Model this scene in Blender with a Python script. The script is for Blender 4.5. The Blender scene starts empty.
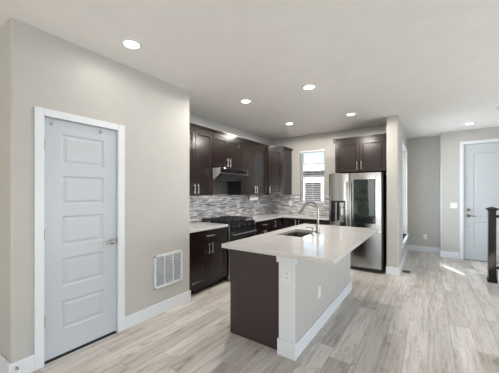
import bpy, bmesh, math, random
from mathutils import Vector, Matrix
random.seed(7)
SC = bpy.context.scene
COL = SC.collection
PI = math.pi

# ------------------------------------------------------------------ camera, sky, sun, exposure
FPX, YAW, EYE = 263.1, math.radians(34.28), 1.418
cam = bpy.data.cameras.new('camera')
cam.sensor_width = 36.0
cam.lens = FPX / 499.0 * 36.0
cam.shift_y = (192.6 - 186.5) / 499.0
cam.clip_start = 0.05
camo = bpy.data.objects.new('camera', cam)
COL.objects.link(camo)
camo.location = (0, 0, EYE)
camo.rotation_euler = (PI / 2, 0, YAW)
SC.camera = camo

SC.view_settings.view_transform = 'Standard'
SC.view_settings.look = 'None'
SC.view_settings.gamma = 1.0
SC.view_settings.use_curve_mapping = False
SC.view_settings.exposure = 0.72
SC.cycles.use_denoising = True
SC.cycles.max_bounces = 10
SC.cycles.diffuse_bounces = 6
SC.cycles.transparent_max_bounces = 12
SC.cycles.sample_clamp_indirect = 6.0
SC.cycles.caustics_reflective = False
SC.cycles.caustics_refractive = False

world = bpy.data.worlds.new('sky')
SC.world = world
world.use_nodes = True
wn = world.node_tree
sky = wn.nodes.new('ShaderNodeTexSky')
sky.sky_type = 'NISHITA'
sky.sun_disc = False
sky.sun_elevation = math.radians(35)
sky.sun_rotation = math.radians(150)
bg = wn.nodes['Background']
bg.inputs['Strength'].default_value = 0.16
wn.links.new(sky.outputs['Color'], bg.inputs['Color'])

sun = bpy.data.lights.new('sun', 'SUN')
sun.energy = 34.0
sun.angle = math.radians(0.6)
sun.color = (1.0, 0.96, 0.9)
suno = bpy.data.objects.new('sun', sun)
COL.objects.link(suno)
sun_dir = Vector((-0.49 * math.cos(math.radians(20)), 0.87 * math.cos(math.radians(20)), -math.sin(math.radians(20))))
suno.rotation_euler = sun_dir.to_track_quat('-Z', 'Y').to_euler()
suno.location = (4, -6, 6)


def area_light(name, loc, direction, sx, sy, power, color):
    l = bpy.data.lights.new(name, 'AREA')
    l.shape = 'RECTANGLE'
    l.size, l.size_y = sx, sy
    l.energy = power
    l.color = color
    o = bpy.data.objects.new(name, l)
    COL.objects.link(o)
    o.location = loc
    o.rotation_euler = Vector(direction).to_track_quat('-Z', 'Y').to_euler()
    return o


CEIL = 2.74
YREAR, XR, XL = -8.0, 3.2, -4.4
DAY = (0.85, 0.93, 1.0)
area_light('daylight_rear', (-0.2, YREAR - 0.2, 1.3), (0, 1, 0), 5.0, 2.2, 84, (0.74, 0.87, 1.0))
area_light('fill_right', (XR + 0.2, -1.4, 0.85), (-1, 0, 0), 3.9, 0.85, 62, DAY)  # fill light behind an added window, lifts the walls facing right
area_light('fill_side', (XR + 0.2, 2.6, 1.0), (-1, 0, 0), 1.75, 0.9, 37, DAY)  # fill light added to brighten the island side wall
area_light('fill_stair', (XR + 0.2, 4.85, 1.6), (-1, 0, 0), 2.0, 1.35, 26, DAY)  # fill light added to brighten the hall and the island
area_light('daylight_hall', (-0.75, 6.45, 1.4), (1, 0, 0), 1.0, 1.8, 34, DAY)

# ------------------------------------------------------------------ materials
MATS = {}


def lin(c):
    return tuple((x / 255.0 / 12.92) if x / 255.0 <= 0.04045 else (((x / 255.0) + 0.055) / 1.055) ** 2.4 for x in c)


class NT:
    def __init__(self, name):
        self.m = bpy.data.materials.new(name)
        self.m.use_nodes = True
        self.t = self.m.node_tree
        self.b = self.t.nodes['Principled BSDF']
        self.out = self.t.nodes['Material Output']
        MATS[name] = self.m

    def n(self, kind, **kw):
        x = self.t.nodes.new(kind)
        for k, v in kw.items():
            setattr(x, k, v)
        return x

    def link(self, a, b):
        self.t.links.new(a, b)

    def math(self, op, a, b=None, c=None):
        x = self.n('ShaderNodeMath', operation=op)
        for i, v in enumerate((a, b, c)):
            if v is None:
                continue
            if hasattr(v, 'links'):
                self.link(v, x.inputs[i])
            else:
                x.inputs[i].default_value = v
        return x.outputs[0]

    def comb(self, x, y, z):
        c = self.n('ShaderNodeCombineXYZ')
        for i, v in enumerate((x, y, z)):
            if hasattr(v, 'links'):
                self.link(v, c.inputs[i])
            else:
                c.inputs[i].default_value = v
        return c.outputs[0]

    def noise(self, vec, scale, detail=3.0, rough=0.55):
        x = self.n('ShaderNodeTexNoise')
        x.inputs['Scale'].default_value = scale
        x.inputs['Detail'].default_value = detail
        x.inputs['Roughness'].default_value = rough
        self.link(vec, x.inputs['Vector'])
        return x.outputs['Fac']

    def ramp(self, fac, stops, interp='LINEAR'):
        r = self.n('ShaderNodeValToRGB')
        r.color_ramp.interpolation = interp
        el = r.color_ramp.elements
        while len(el) < len(stops):
            el.new(0.5)
        for e, (p, c) in zip(el, stops):
            e.position = p
            e.color = (*c, 1)
        self.link(fac, r.inputs['Fac'])
        return r.outputs['Color']

    def mix(self, fac, a, b, blend='MIX'):
        x = self.n('ShaderNodeMix', data_type='RGBA', blend_type=blend)
        for s, v in ((x.inputs['Factor'], fac), (x.inputs['A'], a), (x.inputs['B'], b)):
            if hasattr(v, 'links'):
                self.link(v, s)
            else:
                s.default_value = v if not isinstance(v, tuple) else (*v, 1)
        return [o for o in x.outputs if o.type == 'RGBA'][0]

    def bump(self, h, strength, dist):
        x = self.n('ShaderNodeBump')
        x.inputs['Strength'].default_value = strength
        x.inputs['Distance'].default_value = dist
        self.link(h, x.inputs['Height'])
        self.link(x.outputs[0], self.b.inputs['Normal'])

    def obj(self):
        c = self.n('ShaderNodeTexCoord')
        return c.outputs['Object']

    def setp(self, **kw):
        for k, v in kw.items():
            s = self.b.inputs[k.replace('_', ' ')]
            if hasattr(v, 'links'):
                self.link(v, s)
            elif isinstance(v, tuple):
                s.default_value = (*v, 1)
            else:
                s.default_value = v


def simple(name, col, rough=0.5, metal=0.0, spec=0.5, noise_amt=0.04, nscale=6.0, bump=None, coat=0.0):
    t = NT(name)
    f = t.noise(t.obj(), nscale, 3)
    c = t.ramp(f, [(0.3, tuple(x * (1 - noise_amt) for x in col)), (0.7, tuple(min(1, x * (1 + noise_amt)) for x in col))])
    t.setp(Base_Color=c, Roughness=rough, Metallic=metal, Specular_IOR_Level=spec, Coat_Weight=coat)
    if bump:
        t.bump(t.noise(t.obj(), bump[0], 2), bump[1], 0.004)
    return t.m


simple('wall_paint', (0.475, 0.462, 0.438), 0.42, spec=0.35, noise_amt=0.02, bump=(55, 0.25))
simple('ceiling_paint', (0.80, 0.775, 0.75), 0.5, spec=0.35, noise_amt=0.02, bump=(60, 0.25))
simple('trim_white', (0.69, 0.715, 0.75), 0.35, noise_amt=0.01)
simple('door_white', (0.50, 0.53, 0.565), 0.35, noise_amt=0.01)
simple('plastic_white', (0.74, 0.765, 0.79), 0.3, noise_amt=0.01)
simple('grille_white', (0.74, 0.77, 0.81), 0.4, noise_amt=0.02)
simple('dark_gap', (0.012, 0.011, 0.011), 0.7)
simple('black_gloss', (0.010, 0.010, 0.012), 0.12)
simple('black_metal', (0.018, 0.018, 0.020), 0.35, 0.3)
simple('black_iron', (0.02, 0.02, 0.022), 0.55)
simple('newel_black', (0.012, 0.0095, 0.0085), 0.28, spec=0.3)
simple('nickel', (0.48, 0.46, 0.43), 0.25, 1.0)
simple('chrome', (0.30, 0.29, 0.275), 0.2, 1.0)
simple('pull_steel', (0.62, 0.60, 0.58), 0.28, 1.0)
simple('bronze', (0.19, 0.16, 0.13), 0.35, 1.0)
simple('sink_steel', (0.36, 0.35, 0.33), 0.34, 1.0)
simple('paper_white', (0.82, 0.81, 0.78), 0.9, spec=0.1)
simple('vent_shadow', (0.10, 0.11, 0.13), 0.8)
simple('register_brown', (0.16, 0.12, 0.09), 0.5)
simple('exterior_siding', (0.15, 0.165, 0.17), 0.7)
simple('exterior_white', (0.26, 0.27, 0.28), 0.6)
simple('exterior_roof', (0.035, 0.035, 0.04), 0.9)
simple('exterior_ground', (0.30, 0.33, 0.22), 0.95, noise_amt=0.25)
simple('blind_white', (0.80, 0.82, 0.85), 0.45, noise_amt=0.01)
simple('fridge_black', (0.014, 0.014, 0.016), 0.35)

# brushed stainless: fine vertical streaks
t = NT('stainless')
o = t.obj()
mp = t.n('ShaderNodeMapping')
mp.inputs['Scale'].default_value = (220, 220, 1.2)
t.link(o, mp.inputs['Vector'])
f = t.noise(mp.outputs[0], 1.0, 2)
t.setp(Base_Color=t.ramp(f, [(0.3, (0.40, 0.395, 0.39)), (0.7, (0.48, 0.475, 0.47))]), Metallic=1.0,
       Roughness=t.math('MULTIPLY_ADD', f, 0.05, 0.15))

simple('satin_steel', (0.62, 0.62, 0.62), 0.5, 0.35)

# range hood / wall panel steel, darker
t = NT('dark_steel')
mp = t.n('ShaderNodeMapping')
mp.inputs['Scale'].default_value = (2, 2, 200)
t.link(t.obj(), mp.inputs['Vector'])
f = t.noise(mp.outputs[0], 1.0, 2)
t.setp(Base_Color=t.ramp(f, [(0.3, (0.26, 0.255, 0.25)), (0.7, (0.30, 0.295, 0.29))]), Metallic=1.0, Roughness=0.4)

# espresso stained wood with fine vertical grain
t = NT('espresso_wood')
mp = t.n('ShaderNodeMapping')
mp.inputs['Scale'].default_value = (38, 38, 1.6)
t.link(t.obj(), mp.inputs['Vector'])
f = t.noise(mp.outputs[0], 1.0, 5, 0.6)
c = t.ramp(f, [(0.25, (0.0092, 0.0050, 0.0045)), (0.55, (0.0135, 0.0072, 0.0065)), (0.8, (0.0195, 0.0105, 0.0095))])
t.setp(Base_Color=c, Roughness=0.21, Specular_IOR_Level=0.45, Coat_Weight=0.0)
t.bump(f, 0.05, 0.002)

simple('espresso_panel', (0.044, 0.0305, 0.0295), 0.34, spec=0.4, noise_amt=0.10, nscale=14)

# quartz: off-white with faint warm mottling
t = NT('quartz')
o = t.obj()
f1 = t.noise(o, 2.2, 4, 0.6)
f2 = t.noise(o, 180, 2)
c = t.ramp(f1, [(0.3, (0.54, 0.53, 0.52)), (0.7, (0.59, 0.58, 0.57))])
c = t.mix(t.math('MULTIPLY', t.math('GREATER_THAN', f2, 0.62), 0.25), c, (0.42, 0.40, 0.385))
t.setp(Base_Color=c, Roughness=0.08, Specular_IOR_Level=0.7)


def brick_ids(t, u, v, w, L, seam):
    """rows of width w across u, pieces of length L along v; returns piece random, seam mask, row id, u, v"""
    uw = t.math('DIVIDE', u, w)
    row = t.math('FLOOR', uw)
    wn1 = t.n('ShaderNodeTexWhiteNoise', noise_dimensions='1D')
    t.link(row, wn1.inputs['W'])
    off = wn1.outputs['Value']
    vl = t.math('ADD', t.math('DIVIDE', v, L), t.math('MULTIPLY', off, 7.31))
    colid = t.math('FLOOR', vl)
    wn2 = t.n('ShaderNodeTexWhiteNoise', noise_dimensions='3D')
    t.link(t.comb(row, colid, 3.7), wn2.inputs['Vector'])
    fu = t.math('FRACT', uw)
    fv = t.math('FRACT', vl)
    du = t.math('MULTIPLY', t.math('MINIMUM', fu, t.math('SUBTRACT', 1.0, fu)), w)
    dv = t.math('MULTIPLY', t.math('MINIMUM', fv, t.math('SUBTRACT', 1.0, fv)), L)
    mask = t.math('LESS_THAN', t.math('MINIMUM', du, dv), seam)
    return wn2, mask


# grey-beige vinyl planks running away from the camera along Y
t = NT('floor_planks')
o = t.obj()
sp = t.n('ShaderNodeSeparateXYZ')
t.link(o, sp.inputs[0])
wn2, mask = brick_ids(t, sp.outputs[0], sp.outputs[1], 0.178, 1.22, 0.0016)
rnd = wn2.outputs['Value']
base = t.ramp(rnd, [(0.0, lin((174, 168, 162))), (0.3, lin((188, 183, 177))), (0.6, lin((198, 193, 188))), (1.0, lin((209, 205, 201)))])
shift = t.n('ShaderNodeVectorMath', operation='MULTIPLY_ADD')
t.link(wn2.outputs['Color'], shift.inputs[0])
shift.inputs[1].default_value = (9, 9, 9)
t.link(o, shift.inputs[2])
mp = t.n('ShaderNodeMapping')
mp.inputs['Scale'].default_value = (44, 2.2, 1)
t.link(shift.outputs[0], mp.inputs['Vector'])
g1 = t.noise(mp.outputs[0], 1.0, 6, 0.65)
mp2 = t.n('ShaderNodeMapping')
mp2.inputs['Scale'].default_value = (12, 1.5, 1)
t.link(shift.outputs[0], mp2.inputs['Vector'])
g2 = t.noise(mp2.outputs[0], 1.0, 4, 0.65)
mp3 = t.n('ShaderNodeMapping')
mp3.inputs['Scale'].default_value = (9, 3.0, 1)
t.link(shift.outputs[0], mp3.inputs['Vector'])
g3 = t.noise(mp3.outputs[0], 1.0, 3, 0.7)
c = t.mix(1.0, base, t.ramp(g1, [(0.30, (0.66, 0.635, 0.61)), (0.50, (1, 1, 1)), (0.72, (1.10, 1.10, 1.10))]), 'MULTIPLY')
c = t.mix(1.0, c, t.ramp(g2, [(0.28, (0.70, 0.68, 0.66)), (0.48, (1, 1, 1)), (0.75, (1.10, 1.10, 1.09))]), 'MULTIPLY')
c = t.mix(1.0, c, t.ramp(g3, [(0.58, (1, 1, 1)), (0.72, (0.66, 0.61, 0.57))]), 'MULTIPLY')
c = t.mix(t.math('MULTIPLY', mask, 0.55), c, lin((84, 74, 68)))
t.setp(Base_Color=c, Roughness=t.math('MULTIPLY_ADD', g1, 0.15, 0.30), Specular_IOR_Level=0.45)
t.bump(t.math('SUBTRACT', g1, t.math('MULTIPLY', mask, 1.5)), 0.10, 0.002)


def tile_mat(name, axis):
    t = NT(name)
    o = t.obj()
    sp = t.n('ShaderNodeSeparateXYZ')
    t.link(o, sp.inputs[0])
    wn2, mask = brick_ids(t, sp.outputs[2], sp.outputs[axis], 0.0155, 0.13, 0.0006)
    rnd = wn2.outputs['Value']
    c = t.ramp(rnd, [(0.0, lin((128, 126, 132))), (0.14, lin((166, 165, 170))), (0.34, lin((200, 199, 203))), (0.52, lin((184, 181, 176))),
                     (0.66, lin((218, 218, 220))), (0.82, lin((150, 146, 149))), (0.9, lin((232, 232, 236)))], 'CONSTANT')
    s3 = t.n('ShaderNodeSeparateColor')
    t.link(wn2.outputs['Color'], s3.inputs[0])
    mp = t.n('ShaderNodeMapping')
    mp.inputs['Scale'].default_value = (9, 9, 60)
    t.link(o, mp.inputs['Vector'])
    c = t.mix(1.0, c, t.ramp(t.noise(mp.outputs[0], 1.0, 3), [(0.3, (0.86, 0.86, 0.86)), (0.7, (1.08, 1.08, 1.08))]), 'MULTIPLY')
    c = t.mix(mask, c, lin((176, 173, 170)))
    t.setp(Base_Color=c, Roughness=t.math('MULTIPLY_ADD', s3.outputs[1], 0.35, 0.08), Specular_IOR_Level=0.5)
    t.bump(t.math('SUBTRACT', s3.outputs[2], mask), 0.15, 0.002)


tile_mat('mosaic_left', 1)
tile_mat('mosaic_back', 0)

# window glass: clear with a thin reflection
t = NT('window_glass')
tr = t.n('ShaderNodeBsdfTransparent')
tr.inputs['Color'].default_value = (0.97, 0.98, 0.98, 1)
gl = t.n('ShaderNodeBsdfGlossy')
gl.inputs['Roughness'].default_value = 0.02
fr = t.n('ShaderNodeFresnel')
mx = t.n('ShaderNodeMixShader')
t.link(t.math('MULTIPLY', fr.outputs[0], 0.6), mx.inputs[0])
t.link(tr.outputs[0], mx.inputs[1])
t.link(gl.outputs[0], mx.inputs[2])
t.link(mx.outputs[0], t.out.inputs['Surface'])

# fridge smoked glass
t = NT('smoked_glass')
f = t.noise(t.obj(), 3)
t.setp(Base_Color=t.ramp(f, [(0, (0.008, 0.014, 0.014)), (1, (0.014, 0.022, 0.021))]), Roughness=0.04, Specular_IOR_Level=0.55)

# translucent shade of the hall window
t = NT('shade_fabric')
f = t.noise(t.obj(), 40)
df = t.n('ShaderNodeBsdfDiffuse')
tl = t.n('ShaderNodeBsdfTranslucent')
c = t.ramp(f, [(0, (0.86, 0.88, 0.88)), (1, (0.92, 0.93, 0.93))])
t.link(c, df.inputs[0])
t.link(c, tl.inputs[0])
mx = t.n('ShaderNodeMixShader')
mx.inputs[0].default_value = 0.6
t.link(df.outputs[0], mx.inputs[1])
t.link(tl.outputs[0], mx.inputs[2])
t.link(mx.outputs[0], t.out.inputs['Surface'])

# lamp lens
t = NT('lamp_lens')
t.setp(Base_Color=(1, 1, 1), Roughness=0.5, Emission_Color=(1.0, 0.93, 0.83), Emission_Strength=9.0)


# ------------------------------------------------------------------ mesh helpers
class MB:
    """collects shapes and links them as ONE mesh object"""

    def __init__(self):
        self.bm = bmesh.new()

    def _add(self, other, M=None):
        if M is not None:
            bmesh.ops.transform(other, matrix=M, verts=other.verts)
        me = bpy.data.meshes.new('tmp')
        other.to_mesh(me)
        other.free()
        self.bm.from_mesh(me)
        bpy.data.meshes.remove(me)
        return self

    def box(self, x0, x1, y0, y1, z0, z1, bev=0.0, seg=2, M=None):
        b = bmesh.new()
        bmesh.ops.create_cube(b, size=1.0)
        bmesh.ops.scale(b, vec=(abs(x1 - x0), abs(y1 - y0), abs(z1 - z0)), verts=b.verts)
        bmesh.ops.translate(b, vec=((x0 + x1) / 2, (y0 + y1) / 2, (z0 + z1) / 2), verts=b.verts)
        if bev > 0:
            bmesh.ops.bevel(b, geom=b.edges[:], offset=min(bev, 0.45 * min(abs(x1 - x0), abs(y1 - y0), abs(z1 - z0))), segments=seg, affect='EDGES', profile=0.5)
        return self._add(b, M)

    def cyl(self, p0, p1, r0, r1=None, n=24, bev=0.0):
        r1 = r0 if r1 is None else r1
        p0, p1 = Vector(p0), Vector(p1)
        d = p1 - p0
        b = bmesh.new()
        bmesh.ops.create_cone(b, cap_ends=True, segments=n, radius1=r0, radius2=r1, depth=d.length)
        if bev > 0:
            ed = [e for e in b.edges if abs(e.verts[0].co.z - e.verts[1].co.z) < 1e-6]
            bmesh.ops.bevel(b, geom=ed, offset=bev, segments=2, affect='EDGES', profile=0.5)
        q = d.to_track_quat('Z', 'Y').to_matrix().to_4x4()
        return self._add(b, Matrix.Translation((p0 + p1) / 2) @ q)

    def lathe(self, prof, center, axis='Z', n=32):
        b = bmesh.new()
        rings = []
        for r, z in prof:
            rings.append([b.verts.new((r * math.cos(2 * PI * i / n), r * math.sin(2 * PI * i / n), z)) for i in range(n)] if r > 1e-6 else [b.verts.new((0, 0, z))])
        for a, c in zip(rings, rings[1:]):
            for i in range(n):
                j = (i + 1) % n
                if len(a) == 1 and len(c) > 1:
                    b.faces.new((a[0], c[j], c[i]))
                elif len(c) == 1 and len(a) > 1:
                    b.faces.new((a[i], a[j], c[0]))
                elif len(a) > 1:
                    b.faces.new((a[i], a[j], c[j], c[i]))
        bmesh.ops.recalc_face_normals(b, faces=b.faces)
        M = Matrix.Translation(center)
        if axis == 'X':
            M = M @ Matrix.Rotation(PI / 2, 4, 'Y')
        elif axis == '-Y':
            M = M @ Matrix.Rotation(PI / 2, 4, 'X')
        return self._add(b, M)

    def prism(self, poly, z0, z1, bev=0.0, M=None):
        """polygon in XY extruded along Z (use M to turn it)"""
        b = bmesh.new()
        vs = [b.verts.new((x, y, z0)) for x, y in poly]
        f = b.faces.new(vs)
        r = bmesh.ops.extrude_face_region(b, geom=[f])
        bmesh.ops.translate(b, vec=(0, 0, z1 - z0), verts=[v for v in r['geom'] if isinstance(v, bmesh.types.BMVert)])
        bmesh.ops.recalc_face_normals(b, faces=b.faces)
        if bev > 0:
            bmesh.ops.bevel(b, geom=b.edges[:], offset=bev, segments=2, affect='EDGES', profile=0.5)
        return self._add(b, M)

    def tube(self, pts, rad, n=14):
        pts = [Vector(p) for p in pts]
        rads = rad if isinstance(rad, (list, tuple)) else [rad] * len(pts)
        b = bmesh.new()
        rings = []
        up = None
        for i, p in enumerate(pts):
            d = (pts[min(i + 1, len(pts) - 1)] - pts[max(i - 1, 0)]).normalized()
            if up is None:
                up = Vector((0, 0, 1)) if abs(d.z) < 0.9 else Vector((1, 0, 0))
            s = d.cross(up).normalized()
            up = s.cross(d).normalized()
            rings.append([b.verts.new(p + rads[i] * (math.cos(2 * PI * k / n) * s + math.sin(2 * PI * k / n) * up)) for k in range(n)])
        for a, c in zip(rings, rings[1:]):
            for k in range(n):
                b.faces.new((a[k], a[(k + 1) % n], c[(k + 1) % n], c[k]))
        b.faces.new(rings[0][::-1])
        b.faces.new(rings[-1])
        bmesh.ops.recalc_face_normals(b, faces=b.faces)
        return self._add(b)

    def frame_panel(self, x0, x1, z0, z1, y, depth, slope, raise_=0.0):
        """a moulded panel in the XZ plane at front y: bevels down by depth over slope, then a flat field raised back by raise_"""
        b = bmesh.new()

        def ring(i, yy):
            return [b.verts.new(v) for v in ((x0 + i, yy, z0 + i), (x1 - i, yy, z0 + i), (x1 - i, yy, z1 - i), (x0 + i, yy, z1 - i))]
        rs = [ring(0, y), ring(slope, y + depth)]
        if raise_:
            rs += [ring(slope * 2.0, y + depth), ring(slope * 3.4, y + depth - raise_)]
        for a, c in zip(rs, rs[1:]):
            for k in range(4):
                b.faces.new((a[k], a[(k + 1) % 4], c[(k + 1) % 4], c[k]))
        b.faces.new(rs[-1])
        return self._add(b)

    def sheet(self, x0, x1, z0, z1, y, holes):
        """a front face in XZ at y with rectangular holes"""
        xs = sorted({x0, x1, *[h[0] for h in holes], *[h[1] for h in holes]})
        zs = sorted({z0, z1, *[h[2] for h in holes], *[h[3] for h in holes]})
        b = bmesh.new()
        for a, c in zip(xs, xs[1:]):
            for d, e in zip(zs, zs[1:]):
                mx_, mz_ = (a + c) / 2, (d + e) / 2
                if any(h[0] < mx_ < h[1] and h[2] < mz_ < h[3] for h in holes):
                    continue
                b.faces.new([b.verts.new(v) for v in ((a, y, d), (c, y, d), (c, y, e), (a, y, e))])
        bmesh.ops.remove_doubles(b, verts=b.verts, dist=1e-5)
        return self._add(b)

    def bow(self, x0, x1, amount, yf):
        """bulge a door front gently towards -y between x0 and x1"""
        for k in range(1, 12):
            x = x0 + (x1 - x0) * k / 12
            bmesh.ops.bisect_plane(self.bm, geom=self.bm.verts[:] + self.bm.edges[:] + self.bm.faces[:], plane_co=(x, 0, 0), plane_no=(1, 0, 0))
        for v in self.bm.verts:
            u = max(-1.0, min(1.0, (v.co.x - (x0 + x1) / 2) / ((x1 - x0) / 2)))
            if v.co.y < yf + 0.035:
                v.co.y -= amount * (1 - u * u)
        return self

    def build(self, name, mat, parent=None, local=False, smooth=True, M=None):
        if M is not None:
            bmesh.ops.transform(self.bm, matrix=M, verts=self.bm.verts)
        if parent is not None and not local:
            bmesh.ops.transform(self.bm, matrix=world_of(parent).inverted(), verts=self.bm.verts)
        me = bpy.data.meshes.new(name)
        self.bm.to_mesh(me)
        self.bm.free()
        me.materials.append(MATS[mat])
        if smooth:
            for p in me.polygons:
                p.use_smooth = True
            try:
                me.set_sharp_from_angle(angle=math.radians(32))
            except Exception:
                pass
        ob = bpy.data.objects.new(name, me)
        COL.objects.link(ob)
        if smooth:
            wm = ob.modifiers.new('weighted', 'WEIGHTED_NORMAL')
            wm.keep_sharp = True
        if parent is not None:
            ob.parent = parent
        return ob


def world_of(o):
    M = Matrix.LocRotScale(o.location, o.rotation_euler, o.scale)
    return M if o.parent is None else world_of(o.parent) @ M


def tag(o, label=None, cat=None, group=None, kind=None):
    if label:
        o['label'] = label
    if cat:
        o['category'] = cat
    if group:
        o['group'] = group
    if kind:
        o['kind'] = kind
    return o


def empty(name, loc, rz=0.0, **kw):
    o = bpy.data.objects.new(name, None)
    COL.objects.link(o)
    o.location = loc
    o.rotation_euler = (0, 0, rz)
    o.empty_display_size = 0.1
    return tag(o, **kw)


def copy_tree(o, loc, rz=None, **kw):
    c = o.copy()
    COL.objects.link(c)
    c.location = loc
    if rz is not None:
        c.rotation_euler = (0, 0, rz)
    for ch in list(o.children):
        d = ch.copy()
        COL.objects.link(d)
        d.parent = c
        for g in list(ch.children):
            e = g.copy()
            COL.objects.link(e)
            e.parent = d
    return tag(c, **kw)


def struct(o, label, cat):
    return tag(o, label, cat, kind='structure')


# ------------------------------------------------------------------ the setting
XP = -2.603            # pantry wall face
YP0, YP1 = 0.625, 2.425
XK, YB = -3.26, 5.74   # kitchen left wall, back wall
XS0, XS1, YS = -0.612, -0.43, 5.13   # fridge stub wall
YF, XE, YE = 7.56, 0.215, 7.17       # hall end wall, entry wall corner, entry wall
T = 0.14

struct(MB().box(XL - T, XR + T, YREAR - T, 8.2, -0.12, 0.0).build('floor', 'floor_planks'), 'grey beige wood plank floor running away from the camera', 'floor')
struct(MB().box(XL - T, XR + T, YREAR - T, 8.2, CEIL, CEIL + 0.15).build('ceiling', 'ceiling_paint'), 'pale textured flat ceiling over the whole room', 'ceiling')


def rounded(poly, r_at, r=0.018, n=5):
    out = []
    k = len(poly)
    for i, p in enumerate(poly):
        if i not in r_at:
            out.append(p)
            continue
        p = Vector(p)
        a = (Vector(poly[i - 1]) - p).normalized()
        c = (Vector(poly[(i + 1) % k]) - p).normalized()
        ctr = p + (a + c) * r
        for s in range(n + 1):
            ang = s / n * PI / 2
            out.append(tuple(ctr - a * r * math.sin(ang) - c * r * math.cos(ang)))
    return out


DY0, DY1, DZ = 0.826, 1.452, 2.050     # pantry door opening
m = MB()
m.prism(rounded([(XP, YP0), (XP, DY0), (XP - T, DY0), (XP - T, YP0 + T), (XL, YP0 + T), (XL, YP0)], (0,)), 0, CEIL)
m.prism(rounded([(XP, DY1), (XP, YP1), (XK, YP1), (XK, YP1 - T), (XP - T, YP1 - T), (XP - T, DY1)], (1,)), 0, CEIL)
m.box(XP - T, XP, DY0, DY1, DZ, CEIL)
struct(m.build('wall_pantry', 'wall_paint'), 'pale greige wall round the pantry, with the white door in it', 'wall')

m = MB()
m.box(XK - T, XK, YP1 - T, YB + T, 0, CEIL)
struct(m.build('wall_kitchen_left', 'wall_paint'), 'pale wall behind the range and left upper cabinets', 'wall')

WX0, WX1, WZ0, WZ1 = -2.49, -1.90, 1.19, 2.385   # kitchen window
m = MB()
m.box(XK, WX0, YB, YB + T, 0, CEIL).box(WX1, XS0, YB, YB + T, 0, CEIL)
m.box(WX0, WX1, YB, YB + T, 0, WZ0).box(WX0, WX1, YB, YB + T, WZ1, CEIL)
struct(m.build('wall_back', 'wall_paint'), 'pale back wall of the kitchen with the small window', 'wall')

HY0, HY1, HZ0, HZ1 = 5.90, 7.10, 0.45, 2.36      # hall window
m = MB()
m.prism(rounded([(XS0, YS), (XS1, YS), (XS1, HY0), (XS0, HY0)], (0, 1)), 0, CEIL)
m.box(XS0, XS1, HY1, YF + T, 0, CEIL).box(XS0, XS1, HY0, HY1, 0, HZ0).box(XS0, XS1, HY0, HY1, HZ1, CEIL)
struct(m.build('wall_stub', 'wall_paint'), 'pale narrow wall beside the refrigerator running down the hall', 'wall')

struct(MB().box(XS1, XE + T, YF, YF + T, 0, CEIL).build('wall_hall_end', 'wall_paint'), 'shaded greige wall at the end of the hall nook', 'wall')

EX0, EX1, EZ = 0.606, 1.55, 2.44                 # entry door opening
m = MB()
m.prism(rounded([(XE, YE), (EX0, YE), (EX0, YE + T), (XE + T, YE + T), (XE + T, YF), (XE, YF)], (0,)), 0, CEIL)
m.box(EX1, XR, YE, YE + T, 0, CEIL).box(EX0, EX1, YE, YE + T, EZ, CEIL)
struct(m.build('wall_entry', 'wall_paint'), 'pale wall around the white entry door', 'wall')

SY0, SY1, SZ0, SZ1 = 0.74, 1.42, 2.00, 2.32      # small high window on the right
QY0, QY1, QZ0, QZ1 = 1.7, 3.5, 0.5, 1.45        # side window added to light the island wall
TY0, TY1, TZ0, TZ1 = 3.8, 5.9, 0.9, 2.3         # window added on the stair side to light hall and island
RY0, RY1, RZ0, RZ1 = -3.4, 0.6, 0.4, 1.3        # side window added behind the camera for light
m = MB()
m.box(XR, XR + T, YREAR, RY0, 0, CEIL).box(XR, XR + T, RY1, SY0, 0, CEIL).box(XR, XR + T, SY1, QY0, 0, CEIL).box(XR, XR + T, QY1, TY0, 0, CEIL)
m.box(XR, XR + T, QY0, QY1, 0, QZ0).box(XR, XR + T, QY0, QY1, QZ1, CEIL).box(XR, XR + T, TY1, YE + T, 0, CEIL)
m.box(XR, XR + T, TY0, TY1, 0, TZ0).box(XR, XR + T, TY0, TY1, TZ1, CEIL)
m.box(XR, XR + T, RY0, RY1, 0, RZ0).box(XR, XR + T, RY0, RY1, RZ1, CEIL)
m.box(XR, XR + T, SY0, SY1, 0, SZ0).box(XR, XR + T, SY0, SY1, SZ1, CEIL)
struct(m.build('wall_right', 'wall_paint'), 'pale wall on the right side of the living room', 'wall')
BX0, BX1, BZ1 = -2.7, 2.3, 2.3                   # sliding door behind the camera
m = MB()
m.box(XL, BX0, YREAR - T, YREAR, 0, CEIL).box(BX1, XR, YREAR - T, YREAR, 0, CEIL).box(BX0, BX1, YREAR - T, YREAR, BZ1, CEIL)
struct(m.build('wall_rear', 'wall_paint'), 'pale wall behind the camera with wide glazing', 'wall')
struct(MB().box(XL - T, XL, YREAR, YP0 + T, 0, CEIL).build('wall_left', 'wall_paint'), 'pale wall on the left side of the living room', 'wall')

# baseboards
BH, BT = 0.133, 0.016


def baseboard(name, segs, label):
    m = MB()
    for x0, x1, y0, y1 in segs:
        m.box(x0, x1, y0, y1, 0, BH, 0.005)
    return struct(m.build(name, 'trim_white'), label, 'baseboard')


baseboard('baseboard_pantry', [(XP, XP + BT, YP0 - BT, 0.768), (XP, XP + BT, 1.516, YP1 + 0.004), (XL, XP + 0.002, YP0 - BT, YP0)],
          'white baseboard along the foot of the pantry wall')
baseboard('baseboard_hall', [(XS0 - 0.004, XS1 + BT, YS - BT, YS), (XS1, XS1 + BT, YS - 0.002, YF), (XS1 + BT, XE, YF - BT, YF)],
          'white baseboard round the stub wall and hall nook')
baseboard('baseboard_entry', [(XE - BT, 0.54, YE - BT, YE), (XE - BT, XE, YE - 0.002, YF - BT), (1.62, XR, YE - BT, YE)],
          'white baseboard left of the entry door')


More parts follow.
